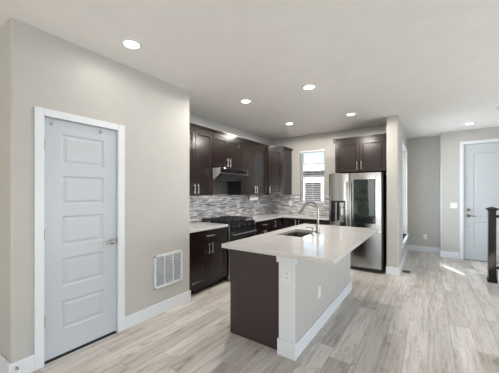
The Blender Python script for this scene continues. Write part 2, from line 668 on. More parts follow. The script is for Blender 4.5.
def window_frame(m, axis, a0, a1, z0, z1, p0, p1, w=0.045, mid=None):
    def bx(a, c, d, e):
        if axis == 'x':
            m.box(a, c, p0, p1, d, e, 0.004)
        else:
            m.box(p0, p1, a, c, d, e, 0.004)
    bx(a0, a0 + w, z0, z1)
    bx(a1 - w, a1, z0, z1)
    bx(a0 + w, a1 - w, z0, z0 + w)
    bx(a0 + w, a1 - w, z1 - w, z1)
    if mid:
        bx(a0 + w, a1 - w, mid - w / 2, mid + w / 2)
    return m


# kitchen window
w = empty('window_1', ((WX0 + WX1) / 2, YB + 0.08, WZ0))
struct(w, 'small kitchen window with white slatted blind over the back counter', 'window')
window_frame(MB(), 'x', WX0, WX1, WZ0, WZ1, YB + 0.075, YB + 0.125, 0.045, (WZ0 + WZ1) / 2).build('window_frame', 'trim_white', w)
MB().box(WX0 + 0.04, WX1 - 0.04, YB + 0.098, YB + 0.102, WZ0 + 0.04, WZ1 - 0.04).build('window_pane', 'window_glass', w)
MB().box(WX0 - 0.012, WX1 + 0.012, YB - 0.03, YB + 0.075, WZ0 - 0.022, WZ0, 0.004).build('window_sill', 'trim_white', w)
# hall window
w = empty('window_2', (XS1 - 0.09, (HY0 + HY1) / 2, HZ0))
struct(w, 'tall bright window seen edge on in the hall wall beyond the refrigerator', 'window')
window_frame(MB(), 'y', HY0, HY1, HZ0, HZ1, XS0 + 0.01, XS0 + 0.06, 0.05, 1.4).build('window_frame', 'trim_white', w)
MB().box(XS0 + 0.033, XS0 + 0.037, HY0 + 0.04, HY1 - 0.04, HZ0 + 0.04, HZ1 - 0.04).build('window_pane', 'window_glass', w)
MB().box(XS0 + 0.06, XS1 + 0.045, HY0 - 0.03, HY1 + 0.03, HZ0 - 0.028, HZ0, 0.005).build('window_sill', 'trim_white', w)
m = MB()
m.box(XS1, XS1 + 0.014, HY0 - 0.07, HY0, HZ0, HZ1 + 0.07, 0.003).box(XS1, XS1 + 0.014, HY1, HY1 + 0.07, HZ0, HZ1 + 0.07, 0.003)
m.box(XS1, XS1 + 0.014, HY0, HY1, HZ1, HZ1 + 0.07, 0.003).box(XS1, XS1 + 0.014, HY0 - 0.07, HY1 + 0.07, HZ0 - 0.10, HZ0 - 0.028, 0.003)
m.build('window_casing', 'trim_white', w)
# windows that light the room from outside the frame
w = empty('window_3', (XR + 0.07, (SY0 + SY1) / 2, SZ0))
struct(w, 'small high window in the right wall', 'window')
m = window_frame(MB(), 'y', SY0, SY1, SZ0, SZ1, XR + 0.05, XR + 0.09, 0.025)
m.box(XR + 0.05, XR + 0.09, (SY0 + SY1) / 2 - 0.015, (SY0 + SY1) / 2 + 0.015, SZ0, SZ1)
m.build('window_frame', 'trim_white', w)
MB().box(XR + 0.068, XR + 0.072, SY0 + 0.02, SY1 - 0.02, SZ0 + 0.02, SZ1 - 0.02).build('window_pane', 'window_glass', w)
w = empty('fill_window_4', (XR + 0.07, (RY0 + RY1) / 2, RZ0))
struct(w, 'wide unseen window added in the right wall behind the camera for side light', 'window')
m = window_frame(MB(), 'y', RY0, RY1, RZ0, RZ1, XR + 0.04, XR + 0.09, 0.05)
m.box(XR + 0.04, XR + 0.09, -1.43, -1.37, RZ0, RZ1)
m.build('window_frame', 'trim_white', w)
MB().box(XR + 0.063, XR + 0.067, RY0 + 0.04, RY1 - 0.04, RZ0 + 0.04, RZ1 - 0.04).build('window_pane', 'window_glass', w)
w = empty('fill_window_6', (XR + 0.07, (TY0 + TY1) / 2, TZ0))
struct(w, 'unseen window added in the right wall to light the hall and island', 'window')
window_frame(MB(), 'y', TY0, TY1, TZ0, TZ1, XR + 0.04, XR + 0.09, 0.05).build('window_frame', 'trim_white', w)
MB().box(XR + 0.063, XR + 0.067, TY0 + 0.04, TY1 - 0.04, TZ0 + 0.04, TZ1 - 0.04).build('window_pane', 'window_glass', w)
w = empty('fill_window_7', (XR + 0.07, (QY0 + QY1) / 2, QZ0))
struct(w, 'low wide unseen window added in the right wall to light the island side', 'window')
window_frame(MB(), 'y', QY0, QY1, QZ0, QZ1, XR + 0.04, XR + 0.09, 0.05).build('window_frame', 'trim_white', w)
MB().box(XR + 0.063, XR + 0.067, QY0 + 0.04, QY1 - 0.04, QZ0 + 0.04, QZ1 - 0.04).build('window_pane', 'window_glass', w)
w = empty('window_5', (-0.2, YREAR - 0.07, 0))
struct(w, 'wide glazed sliding doors behind the camera', 'window')
m = window_frame(MB(), 'x', BX0, BX1, 0.0, BZ1, YREAR - 0.1, YREAR - 0.04, 0.06)
for xx in (-1.03, 0.63):
    m.box(xx - 0.04, xx + 0.04, YREAR - 0.1, YREAR - 0.04, 0.06, BZ1 - 0.06)
m.build('window_frame', 'trim_white', w)
MB().box(BX0 + 0.05, BX1 - 0.05, YREAR - 0.072, YREAR - 0.068, 0.05, BZ1 - 0.05).build('window_pane', 'window_glass', w)


# ---- doors
def panel_door(name, W, H, panels, th=0.035):
    """door slab in local coords: x 0..W, front face y=0, z 0..H"""
    m = MB()
    m.sheet(0, W, 0, H, 0.0, panels)
    for p in panels:
        m.frame_panel(p[0], p[1], p[2], p[3], 0.0, 0.009, 0.012, 0.006)
    # edges and back
    b = bmesh.new()
    q = [(0, 0), (W, 0), (W, H), (0, H)]
    f = [b.verts.new((x, 0, z)) for x, z in q]
    k = [b.verts.new((x, th, z)) for x, z in q]
    for i in range(4):
        j = (i + 1) % 4
        b.faces.new((f[i], k[i], k[j], f[j]))
    b.faces.new(k[::-1])
    m._add(b)
    bmesh.ops.remove_doubles(m.bm, verts=m.bm.verts, dist=1e-5)
    bmesh.ops.recalc_face_normals(m.bm, faces=m.bm.faces)
    return m


# pantry door: local x -> +Y, front -> +X
R90 = math.radians(90)
d = empty('door_1', (XP - 0.016, 0.834, 0.024), R90)
struct(d, 'white five panel pantry door with lever handle in the left wall', 'door')
pz = [(0.231, 0.478), (0.602, 0.850), (0.955, 1.215), (1.310, 1.563), (1.660, 1.925)]
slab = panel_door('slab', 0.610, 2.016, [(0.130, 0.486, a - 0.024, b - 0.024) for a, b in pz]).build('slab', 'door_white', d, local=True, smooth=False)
m = MB()   # casing and jamb
for y0, y1, z0, z1 in ((0.766, DY0 + 0.004, 0, DZ + 0.056), (DY1 - 0.004, 1.516, 0, DZ + 0.056), (DY0 + 0.004, DY1 - 0.004, DZ - 0.004, DZ + 0.056)):
    m.box(XP, XP + 0.018, y0, y1, z0, z1, 0.004)
m.build('casing', 'trim_white', d)
m = MB()
m.box(XP - T, XP + 0.001, DY0 - 0.002, DY0 + 0.004, 0, DZ).box(XP - T, XP + 0.001, DY1 - 0.004, DY1 + 0.002, 0, DZ).box(XP - T, XP + 0.001, DY0, DY1, DZ - 0.004, DZ)
m.build('jamb', 'trim_white', d)
for hz in (1.81, 1.07, 0.35):
    m = MB()
    m.cyl((XP + 0.004, 0.830, hz - 0.045), (XP + 0.004, 0.830, hz + 0.045), 0.0065, n=12, bev=0.001)
    m.cyl((XP + 0.004, 0.830, hz + 0.045), (XP + 0.004, 0.830, hz + 0.052), 0.004, 0.002, n=10)
    m.box(XP - 0.0165, XP - 0.0145, 0.832, 0.845, hz - 0.044, hz + 0.044)
    m.build('hinge', 'nickel', d)


def lever(parent, P, out, along, mat='nickel', reach=0.105, rr=0.031):
    """rosette + lever handle at P; out = unit normal, along = lever direction"""
    P, out, along = Vector(P), Vector(out), Vector(along)
    m = MB()
    m.cyl(P, P + out * 0.007, rr, rr, 28, 0.002).cyl(P + out * 0.006, P + out * 0.014, rr * 0.8, rr * 0.5, 28)
    ros = m.build('rosette', mat, parent)
    m = MB()
    m.cyl(P + out * 0.010, P + out * 0.048, 0.0105, 0.0105, 18)
    m.tube([P + out * 0.046 - along * 0.012, P + out * 0.05, P + out * 0.051 + along * 0.04 + Vector((0, 0, 0.004)),
            P + out * 0.05 + along * 0.075 - Vector((0, 0, 0.001)), P + out * 0.046 + along * reach - Vector((0, 0, 0.008))], [0.009, 0.0115, 0.0095, 0.0085, 0.006], 14)
    m.build('lever_handle', mat, parent)
    return ros


lever(d, (XP - 0.016, 1.396, 0.932), (1, 0, 0), (0, -1, 0))
MB().box(XP - 0.0155, XP - 0.012, 1.4425, 1.4495, 0.90, 0.965, 0.001).build('strike_plate', 'bronze', d)
for yy in (0.887, 1.285):
    m = MB()
    m.box(XP - 0.0162, XP - 0.0135, yy - 0.012, yy + 0.012, 1.985, 2.012, 0.001)
    m.tube([(XP - 0.013, yy, 1.992), (XP - 0.004, yy, 1.988), (XP + 0.003, yy, 1.994), (XP + 0.003, yy, 2.002)], 0.0028, 8)
    m.build('hook', 'nickel', d)
MB().box(XP - 0.10, XP - 0.012, DY0 + 0.004, DY1 - 0.004, 0, 0.003).build('threshold_gap_strip', 'dark_gap', d)  # dark sheet painting the shade in the gap under the door

# entry door
d = empty('door_2', (0.618, YE + 0.012, 0.012))
struct(d, 'white tall entry door with two panels and dark lever lock', 'door')
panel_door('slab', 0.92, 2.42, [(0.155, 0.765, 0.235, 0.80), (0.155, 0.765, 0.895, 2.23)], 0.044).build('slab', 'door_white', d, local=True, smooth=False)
m = MB()
for x0, x1, z0, z1 in ((0.545, EX0 + 0.004, 0, EZ + 0.062), (EX1 - 0.004, 1.61, 0, EZ + 0.062), (EX0 + 0.004, EX1 - 0.004, EZ - 0.004, EZ + 0.062)):
    m.box(x0, x1, YE - 0.018, YE, z0, z1, 0.004)
m.build('casing', 'trim_white', d)
m = MB()
m.box(EX0, EX0 + 0.004, YE, YE + T, 0, EZ).box(EX1 - 0.004, EX1, YE, YE + T, 0, EZ).box(EX0, EX1, YE, YE + T, EZ - 0.004, EZ)
m.box(EX0, EX1, YE + 0.058, YE + 0.075, 0, EZ)
m.build('jamb', 'trim_white', d)
MB().box(EX0 + 0.004, EX1 - 0.004, YE + 0.004, YE + 0.057, 0, 0.012).build('threshold_gap_strip', 'bronze', d)
lever(d, (0.690, YE + 0.012, 0.930), (0, -1, 0), (1, 0, 0), 'bronze', 0.11, 0.033)
m = MB()
m.cyl((0.690, YE + 0.012, 1.055), (0.690, YE - 0.004, 1.055), 0.032, 0.028, 28, 0.002).box(0.684, 0.696, YE - 0.022, YE - 0.003, 1.035, 1.075, 0.003)
m.build('deadbolt', 'bronze', d)
m = MB()
m.cyl((0.690, YE + 0.012, 0.70), (0.690, YE + 0.004, 0.70), 0.016, 0.013, 20, 0.001)
m.build('cover_plate', 'nickel', d)

# ------------------------------------------------------------------ cabinets
ST = 0.060   # stile width


def shaker(m, x0, x1, z0, z1, y, th=0.02, st=ST):
    """shaker door/drawer front from front face y back to y+th"""
    m.box(x0, x0 + st, y, y + th, z0, z1, 0.0018)
    m.box(x1 - st, x1, y, y + th, z0, z1, 0.0018)
    m.box(x0 + st - 0.001, x1 - st + 0.001, y, y + th, z0, z0 + st, 0.0018)
    m.box(x0 + st - 0.001, x1 - st + 0.001, y, y + th, z1 - st, z1, 0.0018)
    m.frame_panel(x0 + st - 0.001, x1 - st + 0.001, z0 + st - 0.001, z1 - st + 0.001, y + 0.003, 0.009, 0.010)
    return m


def pull(parent, x, z, y, length, vertical=True):
    m = MB()
    h = length / 2
    if vertical:
        m.cyl((x, y - 0.032, z - h), (x, y - 0.032, z + h), 0.006, n=14, bev=0.001)
        for s in (-1, 1):
            m.cyl((x, y - 0.032, z + s * (h - 0.025)), (x, y + 0.001, z + s * (h - 0.025)), 0.0045, n=12)
    else:
        m.cyl((x - h, y - 0.032, z), (x + h, y - 0.032, z), 0.006, n=14, bev=0.001)
        for s in (-1, 1):
            m.cyl((x + s * (h - 0.025), y - 0.032, z), (x + s * (h - 0.025), y + 0.001, z), 0.0045, n=12)
    return m.build('handle', 'pull_steel', parent, local=True)


def cabinet(name, label, loc, rz, W, D, z0, z1, fronts, toe=0.0, crown=None, group=None, rail=0.0):
    """local frame: x 0..W along the front, front plane of the box y=0, depth +y. fronts: (kind, x0, x1, z0, z1, handle)"""
    e = empty(name, loc, rz, label=label, cat='cabinet', group=group)
    m = MB()
    m.box(0, W, 0, D, z0 + toe, z1, 0.001)
    if toe:
        m.box(0.0, W, 0.075, D, z0, z0 + toe + 0.001)
    if rail:
        m.box(0, W, 0.0, 0.018, z0 - rail, z0 + 0.001)
    m.build('body', 'espresso_wood', e, local=True, smooth=False)
    for kind, x0, x1, a, b, hd in fronts:
        m = MB()
        if kind == 'drawer':
            m.box(x0, x1, -0.02, 0.0005, a, b, 0.002)
            m.frame_panel(x0 + 0.02, x1 - 0.02, a + 0.02, b - 0.02, -0.0202, -0.0005, 0.004)
        else:
            shaker(m, x0, x1, a, b, -0.02)
        f = m.build(kind, 'espresso_wood', e, local=True, smooth=False)
        if hd:
            pull(f, hd[0], hd[1], -0.02, hd[2], hd[3])
    if crown:
        zc, h, out, xa, xb = crown
        # stepped crown moulding profile, swept along the front
        m = MB()
        prof = [(0.02, zc), (-0.024, zc), (-0.024, zc + h * 0.52), (-0.022 - out * 0.55, zc + h * 0.54), (-0.022 - out * 0.55, zc + h * 0.74), (-0.022 - out, zc + h * 0.76), (-0.022 - out, zc + h), (0.02, zc + h)]
        M = Matrix(((0, 0, 1, 0), (1, 0, 0, 0), (0, 1, 0, 0), (0, 0, 0, 1)))
        m.prism(prof, xa, xb, M=M)
        m.build('crown_molding', 'espresso_wood', e, local=True, smooth=False)
    return e


UB, UT = 1.370, 2.385      # uppers bottom, top of box
XU = -2.945                # front plane of the left upper boxes
G = 0.0025
CR = (UT - 0.012, 0.075, 0.035)


def up2(W, a, b, hz, split=None, hl=0.15):
    s = W / 2 if split is None else split
    return [('door', 0.004, s - G, a, b, (s - 0.036, hz, hl, True)), ('door', s + G, W - 0.004, a, b, (s + 0.036, hz, hl, True))]


cabinet('upper_cabinet', 'dark two door wall cabinet at the left end beside the pantry wall', (XU, 2.43, 0), R90, 0.80, 0.31, UB, UT,
        up2(0.80, UB + 0.006, UT - 0.012, 1.475, 0.405), crown=(*CR, 0, 0.80), group=None)
cabinet('upper_cabinet', 'short dark two door wall cabinet above the range hood', (XU, 3.232, 0), R90, 0.786, 0.31, 1.825, UT,
        up2(0.786, 1.835, UT - 0.012, 1.94, 0.388), crown=(*CR, 0, 0.786))
cabinet('upper_cabinet', 'dark two door wall cabinet between the range hood and the corner cabinet', (XU, 4.02, 0), R90, 1.00, 0.31, UB, UT,
        up2(1.00, UB + 0.006, UT - 0.012, 1.475, 0.475), crown=(*CR, 0, 1.0))
# diagonal corner cabinet
e = empty('upper_cabinet', (XU, 5.022, 0), 0, label='dark angled corner wall cabinet beside the kitchen window', cat='cabinet')
cx0, cy0, cx1, cy1 = XU, 5.024, -2.695, 5.274
m = MB()
m.prism([(cx0, cy0), (cx1, cy1), (cx1, YB - 0.002), (XK + 0.002, YB - 0.002), (XK + 0.002, cy0)], UB, UT)
m.build('body', 'espresso_wood', e, smooth=False)
LD = math.hypot(cx1 - cx0, cy1 - cy0)
m = MB()
shaker(m, 0.026, LD - 0.010, UB + 0.006, UT - 0.012, -0.02)
dd = m.build('door', 'espresso_wood', e, local=True, smooth=False)
dd.location = (0.0, 0.0, 0)
dd.rotation_euler = (0, 0, math.radians(45))
pull(dd, 0.045, 1.475, -0.02, 0.15)
m = MB()
o_ = 0.040
pc = [(cx0 + o_ * 0.7, cy0 - 0.001), (cx1 + o_ * 0.42, cy1 - o_ * 0.9), (cx1 + o_, cy1 - o_ * 0.1), (cx1 + o_, YB - 0.002), (cx1 - 0.05, YB - 0.002), (cx0 - 0.05, cy0 - 0.001)]
m.prism([(cx0 + 0.012, cy0 - 0.001), (cx1 + 0.008, cy1 - 0.006), (cx1 + 0.008, YB - 0.002), (cx1 - 0.05, YB - 0.002), (cx0 - 0.05, cy0 - 0.001)], UT - 0.002, UT + 0.04)
m.prism(pc, UT + 0.036, UT + 0.063)
m.build('crown_molding', 'espresso_wood', e, smooth=False)

# over the refrigerator
cabinet('upper_cabinet', 'dark two door wall cabinet above the refrigerator', (-1.50, YS + 0.02, 0), 0, 0.885, 0.585, 1.80, UT,
        up2(0.885, 1.808, UT - 0.012, 1.92, 0.445), crown=(*CR, -0.03, 0.885))

# base cabinets
XBF = -2.655               # front plane of the left base boxes
TOE = 0.10
BZ = 0.878
fr = [('drawer', 0.006, 0.794, 0.725, 0.868, (0.40, 0.797, 0.16, False)),
      ('door', 0.006, 0.40 - G, 0.112, 0.718, (0.40 - 0.034, 0.615, 0.16, True)),
      ('door', 0.40 + G, 0.794, 0.112, 0.718, (0.40 + 0.034, 0.615, 0.16, True))]
cabinet('base_cabinet', 'dark base cabinet with one drawer and two doors between pantry wall and range', (XBF, 2.435, 0), R90, 0.80, 0.60, 0, BZ, fr, TOE)
fr = [('drawer', 0.006, 0.654, 0.725, 0.868, (0.33, 0.797, 0.16, False)),
      ('door', 0.006, 0.33 - G, 0.112, 0.718, (0.33 - 0.034, 0.615, 0.16, True)),
      ('door', 0.33 + G, 0.654, 0.112, 0.718, (0.33 + 0.034, 0.615, 0.16, True))]
cabinet('base_cabinet', 'dark base cabinet with one drawer right of the black range', (XBF, 4.045, 0), R90, 0.66, 0.60, 0, BZ, fr, TOE)
cabinet('base_cabinet', 'dark corner base cabinet with upright pull where the counters meet', (XBF, 4.708, 0), R90, 0.40, 0.60, 0, BZ,
        [('door', 0.006, 0.394, 0.112, 0.868, (0.06, 0.775, 0.15, True))], TOE)
cabinet('base_cabinet', 'dark base cabinet under the kitchen window by the refrigerator', (-2.60, 5.13, 0), 0, 0.985, 0.60, 0, BZ,
        [('door', 0.006, 0.33, 0.112, 0.868, (0.295, 0.775, 0.15, True)), ('door', 0.335, 0.655, 0.112, 0.868, (0.37, 0.775, 0.15, True)),
         ('door', 0.66, 0.979, 0.112, 0.868, None)], TOE)

# counters
CT, CTH = 0.918, 0.038
m = MB().box(XK + 0.003, XBF + 0.037, 2.430, 3.244, CT - CTH, CT, 0.004)
tag(m.build('countertop', 'quartz'), 'pale quartz countertop left of the range against the pantry wall', 'countertop')
m = MB().prism([(XK + 0.003, 4.040), (XBF + 0.037, 4.040), (XBF + 0.037, 5.093), (-1.605, 5.093), (-1.605, YB - 0.003), (XK + 0.003, YB - 0.003)], CT - CTH, CT, 0.003)
tag(m.build('countertop', 'quartz'), 'pale quartz countertop turning the corner under the kitchen window', 'countertop')

# backsplash
BSZ = 1.368
m = MB().box(XK + 0.001, XK + 0.009, 2.430, YB - 0.001, CT + 0.002, BSZ)
tag(m.build('tile_backsplash', 'mosaic_left'), 'grey and white strip mosaic backsplash behind the range', 'backsplash', kind='structure')
m = MB()
m.box(XK + 0.010, WX0 - 0.014, YB - 0.009, YB - 0.001, CT + 0.002, BSZ).box(WX1 + 0.014, -1.56, YB - 0.009, YB - 0.001, CT + 0.002, BSZ)
m.box(WX0 - 0.014, WX1 + 0.014, YB - 0.009, YB - 0.001, CT + 0.002, WZ0 - 0.024)
tag(m.build('tile_backsplash', 'mosaic_back'), 'grey and white strip mosaic backsplash below the kitchen window', 'backsplash', kind='structure')
m = MB().box(XK + 0.001, XK + 0.005, 3.236, 4.016, BSZ + 0.012, 1.66)
e = tag(m.build('wall_panel', 'dark_steel'), 'dark brushed metal panel on the wall under the range hood', 'wall panel')
MB().box(XK + 0.001, XK + 0.012, 3.236, 4.016, BSZ + 0.001, BSZ + 0.014, 0.002).build('edge_trim', 'pull_steel', e)

# ------------------------------------------------------------------ range hood
HYa, HYb = 3.236, 4.014
e = empty('range_hood', (-2.95, (HYa + HYb) / 2, 1.63), label='slanted steel and black range hood under the short wall cabinet', cat='range hood')
MXZ = Matrix(((1, 0, 0, 0), (0, 0, 1, 0), (0, 1, 0, 0), (0, 0, 0, 1)))   # (x, z, y) -> world
prof = [(XK + 0.006, 1.822), (-2.775, 1.822), (-2.775, 1.735), (-2.90, 1.640), (XK + 0.006, 1.640)]
MB().prism(prof, HYa, HYb, 0.002, M=MXZ).build('hood_body', 'stainless', e, smooth=False)
MB().box(-2.776, -2.771, HYa + 0.012, HYb - 0.006, 1.745, 1.818, 0.001).build('front_band', 'black_gloss', e)
# sloped glass underside visor
MB().prism([(-2.757, 1.728), (-2.752, 1.735), (-2.895, 1.634), (-2.900, 1.628)], HYa + 0.02, HYb + 0.0, M=MXZ).build('visor', 'black_iron', e, smooth=False)
MB().box(-2.769, -2.762, HYa + 0.004, HYb - 0.002, 1.734, 1.744, 0.001).build('trim_strip', 'pull_steel', e)
MB().box(XK + 0.01, -2.905, HYa + 0.004, HYb - 0.004, 1.633, 1.6405, 0.001).build('filter', 'black_metal', e)
for ya, yb in ((HYa - 0.003, HYa - 0.0005), (HYb + 0.0005, HYb + 0.003)):
    MB().prism([(XK + 0.006, 1.822), (-2.773, 1.822), (-2.773, 1.735), (-2.899, 1.638), (XK + 0.006, 1.638)], ya, yb, M=MXZ).build('end_panel', 'satin_steel', e, smooth=False)
for k in range(3):
    MB().cyl((-2.772, 3.56 + 0.05 * k, 1.78), (-2.766, 3.56 + 0.05 * k, 1.78), 0.008, n=14).build('button', 'black_metal', e)

# ------------------------------------------------------------------ gas range
RY_0, RY_1, XRF = 3.262, 4.026, -2.60
e = empty('gas_range', (-2.93, (RY_0 + RY_1) / 2, 0), label='black gas range with iron grates between the two dark base cabinets', cat='range')
m = MB()
m.box(XK + 0.012, -2.645, RY_0, RY_1, 0.06, 0.905, 0.003)
for yy in (RY_0 + 0.06, RY_1 - 0.06):
    for xx in (-3.18, -2.72):
        m.cyl((xx, yy, 0), (xx, yy, 0.061), 0.02, n=12)
m.build('body', 'black_metal', e)
m = MB()
m.box(XK + 0.012, -2.640, RY_0 - 0.004, RY_1 + 0.004, 0.905, 0.925, 0.005)
m.build('cooktop', 'black_gloss', e)
for s, y in ((0, RY_0), (1, RY_1 - 0.012)):
    MB().box(-2.645, -2.612, y, y + 0.012, 0.03, 0.905, 0.002).build('side_trim', 'pull_steel', e)
# slanted control panel with knobs
MB().prism([(-2.646, 0.912), (-2.628, 0.912), (-2.596, 0.80), (-2.646, 0.80)], RY_0 + 0.012, RY_1 - 0.012, 0.002, M=MXZ).build('control_panel', 'black_gloss', e, smooth=False)
nrm = Vector((0.112, 0, 0.032)).normalized()
for k in range(5):
    y = RY_0 + 0.075 + k * (RY_1 - RY_0 - 0.15) / 4
    p = Vector((-2.612, y, 0.856))
    m = MB()
    m.cyl(p - nrm * 0.002, p + nrm * 0.008, 0.027, 0.025, 24, 0.001)
    m.cyl(p + nrm * 0.006, p + nrm * 0.032, 0.021, 0.018, 24, 0.002)
    q = p + nrm * 0.033
    kn = m.build('knob', 'black_metal', e)
    MB().box(q.x - 0.003, q.x + 0.0015, q.y - 0.002, q.y + 0.002, q.z - 0.002, q.z + 0.016).build('pointer', 'pull_steel', kn)
m = MB().box(-2.645, -2.604, RY_0 + 0.014, RY_1 - 0.014, 0.215, 0.792, 0.004)
dr = m.build('oven_door', 'black_metal', e)
MB().box(-2.6045, -2.6015, RY_0 + 0.10, RY_1 - 0.10, 0.30, 0.66, 0.001).build('oven_window', 'black_gloss', dr)
m = MB()
m.tube([(-2.604, RY_0 + 0.05, 0.742), (-2.562, RY_0 + 0.055, 0.742), (-2.552, RY_0 + 0.075, 0.742), (-2.552, RY_1 - 0.075, 0.742), (-2.562, RY_1 - 0.055, 0.742), (-2.604, RY_1 - 0.05, 0.742)], 0.011, 14)
m.build('handle', 'dark_steel', dr)
m = MB().box(-2.645, -2.606, RY_0 + 0.014, RY_1 - 0.014, 0.07, 0.207, 0.004)
m.build('storage_drawer', 'black_metal', e)
# burners and grates
bpos = [(-3.11, 3.43), (-2.79, 3.43), (-2.95, 3.644), (-3.11, 3.86), (-2.79, 3.86)]
for bx_, by_ in bpos:
    m = MB()
    m.lathe([(0, 0), (0.048, 0), (0.048, 0.008), (0.034, 0.010), (0.034, 0.016), (0.026, 0.019), (0, 0.019)], (bx_, by_, 0.925), n=24)
    m.build('burner', 'black_iron', e)
for g0, g1 in ((RY_0 + 0.02, 3.515), (3.52, 3.768), (3.773, RY_1 - 0.02)):
    m = MB()
    z0, z1 = 0.952, 0.970
    x0, x1 = -3.215, -2.665
    for (a, b, c, d_) in ((x0, x1, g0, g0 + 0.012), (x0, x1, g1 - 0.012, g1), (x0, x0 + 0.012, g0, g1), (x1 - 0.012, x1, g0, g1), (-2.946, -2.934, g0, g1)):
        m.box(a, b, c, d_, z0, z1, 0.003)
    yc = (g0 + g1) / 2
    m.box(x0, x1, yc - 0.006, yc + 0.006, z0, z1, 0.003)
    for xx in (-3.13, -3.05, -2.83, -2.75):
        m.box(xx - 0.005, xx + 0.005, g0, g1, z0, z1 + 0.002, 0.002)
    for xx in (x0 + 0.006, x1 - 0.006):
        for yy in (g0 + 0.006, g1 - 0.006):
            m.box(xx - 0.007, xx + 0.007, yy - 0.007, yy + 0.007, 0.925, z1 + 0.006, 0.002)
    m.build('grate', 'black_iron', e)

# ------------------------------------------------------------------ refrigerator
FX0, FX1, FYF = -1.592, -0.680, 5.055
FS = -1.222               # split between the doors
e = empty('refrigerator', ((FX0 + FX1) / 2, 5.4, 0), label='stainless side by side refrigerator with dark glass panel and water dispenser', cat='refrigerator')
m = MB()
m.box(FX0 + 0.008, FX1 + 0.02, FYF + 0.075, YB - 0.02, 0.03, 1.755, 0.004)
m.box(FX0 + 0.02, FX1 - 0.01, FYF + 0.06, FYF + 0.10, 0.03, 0.07)
for xx in (FX0 + 0.08, FX1 - 0.08):
    for yy in (FYF + 0.13, YB - 0.1):
        m.cyl((xx, yy, 0), (xx, yy, 0.032), 0.022, n=12)
m.build('body', 'fridge_black', e)
MB().box(FX0 + 0.004, FX1 - 0.004, FYF + 0.02, FYF + 0.074, 0.018, 0.072, 0.003).build('kick_plate', 'fridge_black', e)
# left (freezer) door built round the dispenser opening
DX0, DX1, DZ0, DZ1 = -1.562, -1.292, 0.865, 1.262
m = MB()
m.box(FX0, DX0, FYF, FYF + 0.07, 0.075, 1.775, 0.006).box(DX1, FS - 0.003, FYF, FYF + 0.07, 0.075, 1.775, 0.006)
m.box(DX0 - 0.004, DX1 + 0.004, FYF, FYF + 0.07, 0.075, DZ0, 0.002).box(DX0 - 0.004, DX1 + 0.004, FYF, FYF + 0.07, DZ1, 1.775, 0.002)
m.bow(FX0, FS - 0.003, 0.011, FYF)
ld = m.build('freezer_door', 'stainless', e)
m = MB()
m.box(DX0, DX1, FYF + 0.055, FYF + 0.069, DZ0, DZ1)
m.box(DX0, DX0 + 0.012, FYF + 0.002, FYF + 0.06, DZ0, DZ1, 0.002).box(DX1 - 0.012, DX1, FYF + 0.002, FYF + 0.06, DZ0, DZ1, 0.002)
m.box(DX0 + 0.012, DX0 + 0.092, FYF + 0.002, FYF + 0.06, DZ0, DZ1, 0.002)
m.box(DX0, DX1, FYF + 0.002, FYF + 0.06, DZ1 - 0.03, DZ1, 0.002)
m.bow(FX0, FS - 0.003, 0.011, FYF)
dp = m.build('water_dispenser', 'black_gloss', ld)
m = MB()
m.box(DX0 + 0.165, DX1 - 0.012, FYF + 0.046, FYF + 0.054, DZ0 + 0.02, DZ1 - 0.03)
m.box(DX0 + 0.094, DX0 + 0.118, FYF - 0.006, FYF + 0.05, DZ0, DZ1 - 0.03, 0.002)
m.build('cavity_back', 'stainless', ld)
m = MB()
m.box(DX0 + 0.17, DX1 - 0.02, FYF + 0.012, FYF + 0.046, DZ1 - 0.10, DZ1 - 0.03, 0.004)
m.cyl((-1.352, FYF + 0.03, DZ1 - 0.13), (-1.352, FYF + 0.03, DZ1 - 0.095), 0.014, n=14)
m.box(-1.374, -1.330, FYF + 0.03, FYF + 0.042, DZ1 - 0.27, DZ1 - 0.14, 0.003)
m.build('paddle', 'plastic_white', ld)
MB().box(DX0 + 0.126, DX1 - 0.012, FYF + 0.004, FYF + 0.055, DZ0, DZ0 + 0.02, 0.003).build('drip_tray', 'stainless', ld)
# right door: upper door-in-door with a smoked pane, seam, lower half
GX0, GX1, GZ0, GZ1 = -1.132, -0.776, 0.872, 1.652
SEAM = 0.715
m = MB()
m.box(FS + 0.003, GX0, FYF, FYF + 0.07, SEAM + 0.004, 1.775, 0.006).box(GX1, FX1, FYF, FYF + 0.07, SEAM + 0.004, 1.775, 0.006)
m.box(GX0 - 0.004, GX1 + 0.004, FYF, FYF + 0.07, SEAM + 0.004, GZ0, 0.002).box(GX0 - 0.004, GX1 + 0.004, FYF, FYF + 0.07, GZ1, 1.775, 0.002)
m.box(FS + 0.003, FX1, FYF + 0.012, FYF + 0.07, SEAM - 0.01, SEAM + 0.01)
m.box(FS + 0.003, FX1, FYF, FYF + 0.07, 0.075, SEAM - 0.004, 0.006)
m.bow(FS + 0.003, FX1, 0.013, FYF)
rd = m.build('refrigerator_door', 'stainless', e)
m = MB()
m.box(GX0, GX1, FYF - 0.001, FYF + 0.012, GZ0, GZ1, 0.002)
m.bow(FS + 0.003, FX1, 0.013, FYF)
gp = m.build('glass_panel', 'smoked_glass', rd)
m = window_frame(MB(), 'x', GX0 - 0.006, GX1 + 0.006, GZ0 - 0.006, GZ1 + 0.006, FYF - 0.003, FYF + 0.008, 0.012)
m.bow(FS + 0.003, FX1, 0.013, FYF)
m.build('panel_bezel', 'black_gloss', rd)
MB().box(FX1 - 0.05, FX1 - 0.004, FYF - 0.010, FYF + 0.004, SEAM + 0.006, SEAM + 0.024, 0.003).build('door_latch', 'plastic_white', rd)
